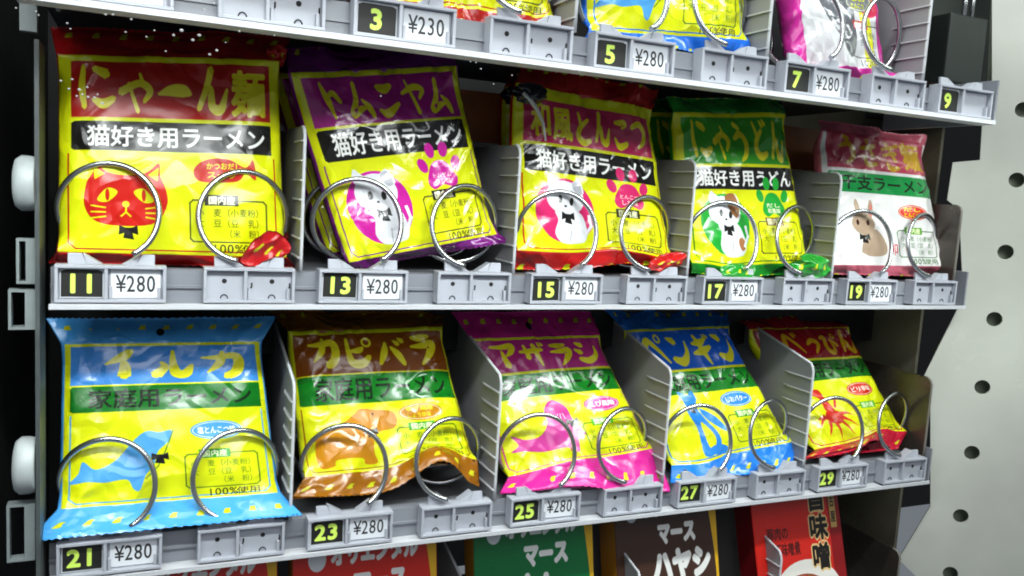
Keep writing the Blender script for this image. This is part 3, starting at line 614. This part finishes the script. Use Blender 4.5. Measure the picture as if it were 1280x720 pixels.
SPECS = [
 dict(id='red_cat', ow=2.4, rough=.3, coat=.15, q=((79, 68), (343, 76), (352, 322), (79, 315)), Y=(20, 34), outer=RED, title=(178, 22, 16), strip=BLK, text='にゃーん麺', sub='猫好き用ラーメン', subc=WHT, art='redcat', disc=(190, 30, 14), badge=('かつおだし', 'スープ'), box=(70, 74, 20), boxbg=BLK, lay=(3, 31, 33, 48), tu=(5, 95),
      head=(((72, 34), (356, 46)), 66), hv=-14, foot=(((70, 328), (362, 334)), 30), fv=106, label='yellow noodle pouch with red cat face and red title band above number 11'),
 dict(id='magenta_cat', rough=.15, coat=.7, q=((366, 91), (568, 82), (619, 293), (438, 328)), Y=(24, 36), outer=(118, 20, 120), title=(168, 24, 132), strip=BLK, text='トムニャム', sub='猫好き用ラーメン', subc=WHT, art='cat', disc=(196, 30, 150), badge=('トムヤム', 'クン味'), box=(70, 60, 20), boxbg=BLK, lay=(3, 29, 30.5, 47),
      head=(((362, 62), (556, 58)), 64), hv=-12, foot=(((440, 336), (628, 302)), 34), fv=105, wr=1.7, label='tilted yellow noodle pouch with grey cat on magenta disc above number 13'),
 dict(id='pink_cat', ow=2.4, arch=(62, 22, 7, 6), q=((650, 104), (813, 136), (840, 325), (652, 313)), Y=(22, 36), outer=(190, 26, 26), title=(196, 44, 92), strip=BLK, text='和風とんこつ', sub='猫好き用ラーメン', subc=WHT, art='cat', disc=(210, 40, 104), badge=('とんこつ', 'しお味'), box=(70, 60, 20), boxbg=(50, 46, 14), lay=(7, 33, 35, 51),
      head=(((660, 84), (820, 112)), 50), hv=-10, foot=(((645, 336), (858, 340)), 30), fv=109, wr=1.2, label='yellow noodle pouch with white cat on pink disc above number 15'),
 dict(id='green_cat', ow=2.4, arch=(30, 20, -5, 5), q=((847, 140), (980, 142), (1015, 330), (868, 328)), Y=(22, 38), outer=(30, 140, 40), title=(58, 160, 40), strip=BLK, text='にゃうどん', sub='猫好き用うどん', subc=WHT, art='cat', disc=(30, 160, 50), patch=(160, 104, 60), badge=('だし', '和風味'), box=(70, 70, 20), boxbg=(120, 90, 20), lay=(3, 34, 36, 51),
      head=(((836, 122), (976, 124)), 50), hv=-9, foot=(((868, 340), (1026, 344)), 28), fv=107, wr=1.25, edge=(40, 120, 20), label='yellow udon pouch with calico cat on green disc above number 17'),
 dict(id='white_rabbit', q=((1031, 164), (1154, 182), (1184, 333), (1043, 331)), Y=(22, 38), outer=(196, 96, 114), body=(226, 224, 222), title=(180, 62, 84), strip=(16, 136, 62), text='うさぎ麺', sub='干支ラーメン', subc=(20, 40, 20), art='rabbit', disc=(208, 52, 44), badge=('だし', 'とんこつ'), box=(70, 110, 60), boxbg=(90, 160, 40), lay=(0, 26, 28.5, 44), tcol=(196, 150, 20),
      head=(((1030, 150), (1150, 170)), 46), hv=-6, foot=(((1042, 342), (1196, 346)), 28), fv=107, wr=1.0, label='white noodle pouch with brown rabbit and green strip above number 19'),
 dict(id='blue_dolphin', rough=.24, coat=.25, q=((84, 430), (321, 427), (344, 616), (80, 636)), Y=(28, 60), outer=LBL, title=(62, 136, 214), strip=GRN, text='イルカ', sub='家庭用ラーメン', subc=(14, 36, 14), art='dolphin', disc=(80, 160, 224), badge=('塩とんこつ味',), box=(84, 120, 20), boxbg=(40, 150, 30), lay=(3, 26, 27, 43), tu=(12, 92), hole=1, tcol=(228, 224, 30),
      head=(((66, 398), (338, 396)), 68), hv=-16, foot=(((44, 676), (370, 644)), 6), fv=114, wr=.9, label='yellow noodle pouch with blue dolphin and pale blue ends above number 21'),
 dict(id='brown_capybara', wf=1.02, rough=.21, q=((362, 414), (552, 408), (594, 577), (383, 596)), Y=(34, 80), outer=(150, 92, 10), title=(134, 70, 10), strip=GRN, text='カピバラ', sub='家庭用ラーメン', subc=(14, 36, 14), art='capybara', disc=(198, 130, 16), badge=('ゆず風味', 'しょうゆ味'), box=(80, 130, 20), boxbg=(60, 160, 20), lay=(4, 32, 33, 53), tcol=(238, 228, 36), bpos=(72, 62),
      head=(((340, 388), (558, 390)), 112), hv=-13, foot=(((368, 622), (603, 610)), 22), fv=113, wr=1.7, arch=(74, 17, 24, 6), label='golden brown noodle pouch with capybara and curled bottom above number 23'),
 dict(id='pink_seal', wf=1.02, rough=.21, arch=(40, 20, 5, 5), q=((590, 424), (749, 419), (819, 560), (637, 596)), Y=(34, 88), outer=(206, 36, 140), title=(180, 40, 124), strip=GRN, text='アザラシ', sub='家庭用ラーメン', subc=(14, 36, 14), art='seal', disc=(206, 60, 150), badge=('えび風味',), box=(80, 130, 20), boxbg=(70, 170, 20), lay=(3, 27, 29, 47), hole=1, tcol=(238, 228, 36), bpos=(76, 58),
      head=(((566, 391), (737, 391)), 112), hv=-16, foot=(((627, 616), (836, 614)), 20), fv=113, wr=1.15, label='yellow noodle pouch with pink seal and magenta ends above number 25'),
 dict(id='blue_penguin', wf=1.02, rough=.21, arch=(22, 18, -7, 4), q=((783, 412), (910, 408), (993, 552), (842, 580)), Y=(36, 94), outer=(30, 120, 220), title=(20, 96, 210), strip=GRN, text='ペンギン', sub='家庭用ラーメン', subc=(14, 36, 14), art='penguin', disc=(40, 130, 220), badge=('しおバター',), box=(80, 120, 20), boxbg=(60, 150, 20), lay=(3, 33, 35, 52), tcol=(238, 230, 40), bpos=(70, 60),
      head=(((755, 389), (907, 389)), 122), hv=-13, foot=(((836, 601), (990, 588)), 22), fv=112, wr=1.2, label='yellow noodle pouch with blue penguin and blue ends above number 27'),
 dict(id='red_crab', wf=1.02, rough=.21, arch=(68, 20, 12, 5), tu=(20, 98), q=((938, 412), (1062, 408), (1133, 540), (1020, 562)), Y=(38, 100), outer=(186, 24, 50), title=(150, 16, 30), strip=(18, 104, 24), text='べっぴん', sub='家庭用ラーメン', subc=(14, 36, 14), art='crab', disc=(206, 40, 24), badge=('ピリ辛味',), box=(90, 130, 20), boxbg=(70, 170, 20), lay=(2, 28, 30, 47), tcol=(214, 170, 20), bpos=(72, 58),
      head=(((918, 392), (1040, 392)), 132), hv=-14, foot=(((1010, 572), (1128, 560)), 24), fv=112, wr=1.5, label='yellow noodle pouch with red many-legged figure and red bottom above number 29'),
]
def crumple(parent, pid, name, quad, Ys, seed, uvr=(55, 92, 103, 113), amp=3.0, mtl=None, icon=True):
    A = [at(x, y, Y) for (x, y), Y in zip(quad, Ys)]; N = 22; u, v = np.meshgrid(np.linspace(0, 1, N), np.linspace(0, 1, N)); a_, b_ = 2*u-1, 2*v-1; u, v = .5+.56*a_*np.sqrt(1-b_*b_/2.6), .5+.56*b_*np.sqrt(1-a_*a_/2.6)
    P = A[0]*((1-u)*(1-v))[..., None]+A[1]*(u*(1-v))[..., None]+A[2]*(u*v)[..., None]+A[3]*((1-u)*v)[..., None]
    n = np.cross(A[1]-A[0], A[3]-A[0]); n /= np.linalg.norm(n); n = n if n[1] < 0 else -n
    d = amp*(ridged(u*3+v, v*2.2, seed)-.5)*1.6+amp*(vnoise(u*5, v*5+u*2, seed+1)-.5)+amp*1.2*np.sin(np.pi*u)*np.sin(np.pi*v)
    P = P+n*d[..., None]; P[..., 2] += 1.2*(vnoise(u*9, v*9, seed+2)-.5); B = P-n*.9
    W = np.concatenate([P.reshape(-1, 3), B.reshape(-1, 3)]); F = []; k = N*N
    for i in range(N-1):
        for j in range(N-1):
            q = (i*N+j, i*N+j+1, (i+1)*N+j+1, (i+1)*N+j); F.append(q); F.append(tuple(x+k for x in reversed(q)))
    bd = [j for j in range(N)]+[i*N+N-1 for i in range(1, N)]+[(N-1)*N+j for j in range(N-2, -1, -1)]+[i*N for i in range(N-2, 0, -1)]
    F += [(bd[i], bd[(i+1) % len(bd)], bd[(i+1) % len(bd)]+k, bd[i]+k) for i in range(len(bd))]
    me = bpy.data.meshes.new(name); me.from_pydata([tuple(p*S) for p in W], [], F)
    uv = me.uv_layers.new(name='UVMap'); U = uvr[0]+(uvr[1]-uvr[0])*u.ravel(); Vv = uvr[2]+(uvr[3]-uvr[2])*v.ravel()
    g = np.stack([(U+4)/108, 1-(Vv+22)/140], 1); g = np.concatenate([g, g]); li = np.array([x for f in F for x in f]); uv.data.foreach_set('uv', g[li].ravel())
    me.polygons.foreach_set('use_smooth', [True]*len(F)); me.update()
    return link(name, me, mtl or FILM[pid][0], parent)
# three pouches of the top shelf, cut by the picture's upper edge
def top_spec(bl, br, Y, **k):
    L = at(*bl, Y); Rr = at(*br, Y); return L, Rr, k
FILM = {}
def creases(mt, scale=26):
    nt = mt.node_tree; N = nt.nodes; L = nt.links; b = N['Principled BSDF']; old = b.inputs['Normal'].links[0].from_node
    tc = N.new('ShaderNodeTexCoord'); nz = N.new('ShaderNodeTexNoise'); nz.inputs['Scale'].default_value = 14; nz.inputs['Detail'].default_value = 2
    mx = N.new('ShaderNodeMix'); mx.data_type = 'VECTOR'; mx.inputs[0].default_value = .12
    L.new(tc.outputs['Object'], nz.inputs['Vector']); L.new(tc.outputs['Object'], mx.inputs[4]); L.new(nz.outputs['Color'], mx.inputs[5])
    v = N.new('ShaderNodeTexVoronoi'); v.feature = 'F1'; v.distance = 'MANHATTAN'; v.inputs['Scale'].default_value = scale; L.new(mx.outputs[1], v.inputs['Vector'])
    bp = N.new('ShaderNodeBump'); bp.inputs['Strength'].default_value = .7; bp.inputs['Distance'].default_value = .005
    L.new(v.outputs['Distance'], bp.inputs['Height']); L.new(old.outputs[0], bp.inputs['Normal']); L.new(bp.outputs[0], b.inputs['Normal'])
def film(sp):
    im = paint(sp); a = mat('film_'+sp['id'], (255, 255, 255), sp.get('rough', .17), image=im, coat=sp.get('coat', .4), bump=.3, bscale=75, noise=.05, nscale=40)
    b_ = mat('plain_film_'+sp['id'], sp['outer'], 0.19, coat=.45, bump=.3, bscale=75)
    creases(a); creases(b_)
    return a, b_
def add_pouch(sp, rows, name='noodle_pouch', group='noodle pouches on the shelves'):
    base = sum(np.array(r[1])+np.array(r[2]) for r in rows[-2:])/4
    e = empty(name, tuple(base), sp['label'], 'noodle pouch', group)
    me = pouch_mesh(name, rows, sp.get('B', 13), sp.get('seed', len(FILM)*11+3), sp.get('wr', 1.0), sp.get('bulge', 3.0), sp.get('arch'), sp.get('wf', 1.06))
    f = film(sp); FILM[sp['id']] = f
    for q in f: me.materials.append(q)
    link('bag', me, None, e)
    return e
POUCH = {}
for i, sp in enumerate(SPECS):
    sp['seed'] = i*13+5; POUCH[sp['id']] = add_pouch(sp, rows_of(sp))
crumple(POUCH['red_cat'], 'red_cat', 'folded_corner', ((333, 284), (366, 306), (346, 330), (296, 331)), (6, 10, 10, 8), 3, amp=2.6)
crumple(POUCH['red_cat'], 'red_cat', 'folded_corner', ((330, 62), (358, 56), (354, 84), (342, 80)), (38, 40, 44, 38), 5, uvr=(80, 100, -16, -4))
crumple(POUCH['green_cat'], 'green_cat', 'folded_corner', ((1002, 318), (1032, 321), (1037, 345), (984, 345)), (6, 8, 8, 8), 8, amp=4)
crumple(POUCH['green_cat'], 'green_cat', 'folded_corner', ((899, 331), (946, 331), (936, 352), (908, 349)), (10, 10, 4, 4), 9, amp=2)
crumple(POUCH['pink_cat'], 'pink_cat', 'folded_corner', ((824, 318), (857, 314), (846, 336), (806, 336)), (10, 10, 10, 12), 12, amp=4)
crumple(POUCH['pink_cat'], 'pink_cat', 'dark_seal', ((642, 104), (682, 106), (679, 130), (646, 128)), (22, 22, 24, 24), 14, amp=5, mtl=mat('navy_film', (10, 24, 38), .2, noise=.6, nscale=150, coat=.4))
b = MB(); b.tube([at(x, y, Y) for x, y, Y in ((654, 116, 18), (664, 126, 17), (672, 138, 17), (679, 154, 18), (682, 176, 22))], [1.6, 1.8, 1.5, 1.3, .8], 8); b.obj('plastic_tie', mat('milky_tie', (215, 218, 214), .3), POUCH['pink_cat'])
TOPS = [
 (dict(id='top_red', outer=(170, 24, 20), title=(178, 22, 16), strip=BLK, text='にゃーん麺', sub='猫好き用ラーメン', subc=WHT, art='redcat', disc=(190, 30, 14), badge=('かつおだし', 'スープ'), box=(70, 74, 20), boxbg=BLK, wr=1.5, label='yellow and red noodle pouch on top shelf behind price 230'), (498, 0), (690, 24), (486, 24), (700, 38), -50, (0, 24)),
 (dict(id='top_dolphin', outer=(30, 110, 220), title=(44, 112, 200), strip=GRN, text='イルカ', sub='家庭用ラーメン', subc=(14, 36, 14), art='dolphin', disc=(80, 160, 224), badge=('塩とんこつ味',), box=(84, 120, 20), boxbg=(40, 150, 30), wr=1.1, label='yellow pouch with blue dolphin and blue bottom on top shelf, number 5'), (742, 38), (932, 50), (735, 58), (938, 66), -54, (0, 20)),
 (dict(id='top_grey', outer=(204, 40, 150), ow=-9, body=(206, 206, 208), title=(168, 168, 172), strip=(214, 214, 30), text='ねこ', sub='ラーメン', subc=(20, 20, 20), art='plain', disc=(120, 122, 126), badge=('しお', 'とんこつ'), box=(90, 90, 90), boxbg=(200, 40, 60), wr=1.8, label='crumpled grey and magenta pouch on top shelf above number 7'), (1002, 78), (1112, 90), (990, 90), (1132, 100), -50, (-16, 26)),
]
for sp, bl, br, fl, fr, Y, (lx, ly) in TOPS:
    L, Rr, fL, fR = at(*bl, Y), at(*br, Y), at(*fl, Y-2), at(*fr, Y-2); up = np.array([lx, ly, 128.0])
    sp['seed'] = 91+len(sp['id']); add_pouch(sp, [(-12, L+up*1.12, Rr+up*1.12), (0, L+up, Rr+up), (100, L, Rr), (108, fL, fR)])
# pouches queued behind the front ones, seen at their sides
for src, dx, dy, dz, rz, lab in (('red_cat', 5, 44, 5, .02, 'second red cat pouch standing behind the front pouch above number 11'),
        ('magenta_cat', -7, 42, 3, .0, 'second magenta cat pouch standing behind the tilted front pouch above number 13'),
        ('pink_cat', 9, 44, 2, .0, 'second pink cat pouch standing behind the front pouch above number 15'),
        ('green_cat', -8, 42, 2, .0, 'second green cat pouch standing behind the front pouch above number 17'),
        ):
    o = POUCH[src]; c = o.copy(); COL.objects.link(c); c.location = o.location+Vector((dx, dy, dz))*S; c.rotation_euler = (0, 0, rz); c['label'] = lab
    for ch in o.children:
        d = ch.copy(); COL.objects.link(d); d.parent = c

# ------------------------------------------------------------------ boxed sauces on the lowest shelf
def carton(name, tl, tr, Y, w_mm, h_mm, d_mm, img, side, label, lean=0.0, roll=0.0, cat='sauce box'):
    """an upright card box; tl is a point on its front left edge, h_mm counts from there down"""
    p = at(*tl, Y); w_mm *= .985; from mathutils import Euler
    off = Euler((-lean, roll, 0)).to_matrix() @ Vector((-w_mm/2, -d_mm/2, h_mm))
    e = empty(name, (p[0]-off.x, Y-off.y, p[2]-off.z), label, cat, 'boxed sauces on the lowest shelf')
    me = bpy.data.meshes.new(name); x0, x1 = -w_mm/2, w_mm/2; y0, y1 = -d_mm/2, d_mm/2
    v = [(x0, y0, 0), (x1, y0, 0), (x1, y0, h_mm+24), (x0, y0, h_mm+24), (x0, y1, 0), (x1, y1, 0), (x1, y1, h_mm+24), (x0, y1, h_mm+24)]
    me.from_pydata([tuple(c*S for c in q) for q in v], [], [(0, 1, 2, 3), (4, 7, 6, 5), (0, 4, 5, 1), (1, 5, 6, 2), (2, 6, 7, 3), (3, 7, 4, 0)])
    uv = me.uv_layers.new(name='UVMap'); cs = [(0, 0), (1, 0), (1, 1), (0, 1)]
    for i in range(24): uv.data[i].uv = cs[i % 4] if i < 4 else (.01, .01)
    me.materials.append(mat('print_card_'+label[:14], (255, 255, 255), .3, image=img, coat=.25, noise=.04)); me.materials.append(side)
    for i in range(1, 6): me.polygons[i].material_index = 1
    bm = bmesh.new(); bm.from_mesh(me); bmesh.ops.bevel(bm, geom=bm.edges[:], offset=.5*S, segments=2, affect='EDGES', clamp_overlap=True); bm.to_mesh(me); bm.free()
    o = link('card_box', me, None, e, loc=(0, 0, 0)); e.rotation_euler = (-lean, roll, 0)
    return e
def curry_img(bgc, t3, nm, top=30):
    c = Canvas(0, 100, 0, 100, 5, (226, 176, 30)); c.blob([(-12, -30), (40, -34), (82, -8), (95, 30), (96, 72), (84, 115), (30, 130), (-14, 120), (-22, 60), (-20, 0)], bgc)
    c.ell(16, top+3, 6, 5.5, (222, 226, 230))
    c.text('オリエンタル', 25, top-5, 86, top+7, WHT, .08); c.text('マース', 40, top+10, 78, top+22, WHT, .09)
    if t3: c.text(t3, 34, top+25, 92, top+42, WHT, .1)
    if t3 == 'ハヤシ':
        c.ell(24, top+47, 11, 8, (222, 70, 30)); c.ring(24, top+47, 10, 7.2, .5, WHT); c.text('レトルト釜', 15.5, top+44.5, 32.5, top+49.5, WHT, .04); c.ell(66, top+62, 40, 13, (236, 232, 214)); c.ell(66, top+64, 30, 8, (96, 48, 26))
    return c.image(nm)
def red_img():
    c = Canvas(0, 100, 0, 100, 5, (206, 36, 24)); c.rect(86, 0, 100, 100, (138, 14, 18)); c.ell(54, 72, 40, 22, (226, 222, 214)); c.ell(50, 67, 24, 9, (150, 66, 44)); c.ell(72, 74, 12, 6, (70, 96, 40))
    for i in range(60): c.ell(50+rng.randn()*10, 67+rng.randn()*4, 2.2, 1.4, (120+rng.randint(90), 50+rng.randint(40), 40))
    for ch, y in (('旨', 8), ('味', 25), ('噌', 42)):
        for dx, dy in ((-1, 0), (1, 0), (0, -1), (0, 1)): c.text(ch, 62+dx, y+dy, 84+dx, y+15+dy, (226, 190, 130), .07)
        c.text(ch, 62, y, 84, y+15, (30, 24, 20), .05)
    c.text('豚肉の', 14, 30, 38, 37, (70, 14, 12), .03); c.text('八丁味噌煮', 14, 39, 50, 47, (70, 14, 12), .03)
    c.rect(88, 4, 95, 34, (196, 160, 90)); 
    for i, ch in enumerate('名古屋'): c.text(ch, 88.6, 6+i*9, 94.4, 13+i*9, BLK, .02)
    return c.image('red_miso')
SIDE = mat('box_side_gold', (176, 120, 30), .4, noise=.08); SIDEB = mat('box_side_brown', (80, 44, 22), .4, noise=.08); SIDER = mat('box_side_dark_red', (110, 14, 22), .4, noise=.08)
ri = curry_img((204, 34, 18), 'カレー', 'print_red_curry', 15)
carton('sauce_box', (143, 714), None, 56, 118, 150, 24, ri, SIDE, 'red curry box at the left end of the lowest shelf', .2)
carton('sauce_box', (366, 692), None, 56, 122, 150, 24, ri, SIDE, 'red box lettered in white on the lowest shelf below number 23', .2)
carton('sauce_box', (592, 672), None, 56, 120, 150, 24, curry_img((8, 112, 56), 'カレー', 'print_green_curry', 10), SIDE, 'green curry box with white lettering on the lowest shelf below number 25', .2)
bi = curry_img((66, 42, 30), 'ハヤシ', 'print_brown_hayashi', 8)
carton('sauce_box', (768, 650), None, 56, 118, 150, 30, bi, SIDE, 'dark brown box with white lettering on the lowest shelf below number 27', .24)
carton('sauce_box', (938, 628), None, 56, 118, 150, 28, red_img(), SIDER, 'red box picturing a meat bowl with bold black characters below number 29', .30, .0)

# ------------------------------------------------------------------ front window; small white beads on it imitate reflected lights
gm = bpy.data.materials.new('clear_glass'); gm.use_nodes = True; nt = gm.node_tree; nt.nodes.remove(nt.nodes['Principled BSDF'])
tr = nt.nodes.new('ShaderNodeBsdfTransparent'); nt.links.new(tr.outputs[0], nt.nodes['Material Output'].inputs[0])
b = MB(); b.box(-300, 1200, -250, -246, -420, 560); pane = b.obj('window_pane', gm); pane.location = (0, 0, 0)
props(pane, 'clear front window of the vending machine standing before all shelves', 'window pane')
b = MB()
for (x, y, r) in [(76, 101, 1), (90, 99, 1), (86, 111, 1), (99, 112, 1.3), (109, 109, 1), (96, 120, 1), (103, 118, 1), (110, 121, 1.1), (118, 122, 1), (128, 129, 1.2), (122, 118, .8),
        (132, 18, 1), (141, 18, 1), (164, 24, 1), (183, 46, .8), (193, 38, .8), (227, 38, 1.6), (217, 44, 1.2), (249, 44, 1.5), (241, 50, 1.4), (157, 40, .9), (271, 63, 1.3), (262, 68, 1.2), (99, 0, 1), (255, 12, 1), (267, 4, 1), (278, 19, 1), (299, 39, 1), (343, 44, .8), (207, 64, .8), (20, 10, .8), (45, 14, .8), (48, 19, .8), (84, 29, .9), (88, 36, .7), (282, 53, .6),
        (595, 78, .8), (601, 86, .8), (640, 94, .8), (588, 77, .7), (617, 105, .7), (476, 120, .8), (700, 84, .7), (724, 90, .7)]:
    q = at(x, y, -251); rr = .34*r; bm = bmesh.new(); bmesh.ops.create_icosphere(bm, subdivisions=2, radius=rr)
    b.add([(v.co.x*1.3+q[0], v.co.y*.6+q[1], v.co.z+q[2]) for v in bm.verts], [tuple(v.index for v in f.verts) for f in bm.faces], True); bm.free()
o = b.obj('reflected_light_specks', mat('reflected_light_white', (255, 255, 250), .2)); props(o, 'tiny white specks modelled as reflected lights on the window at the upper left', 'glints', None, 'stuff')
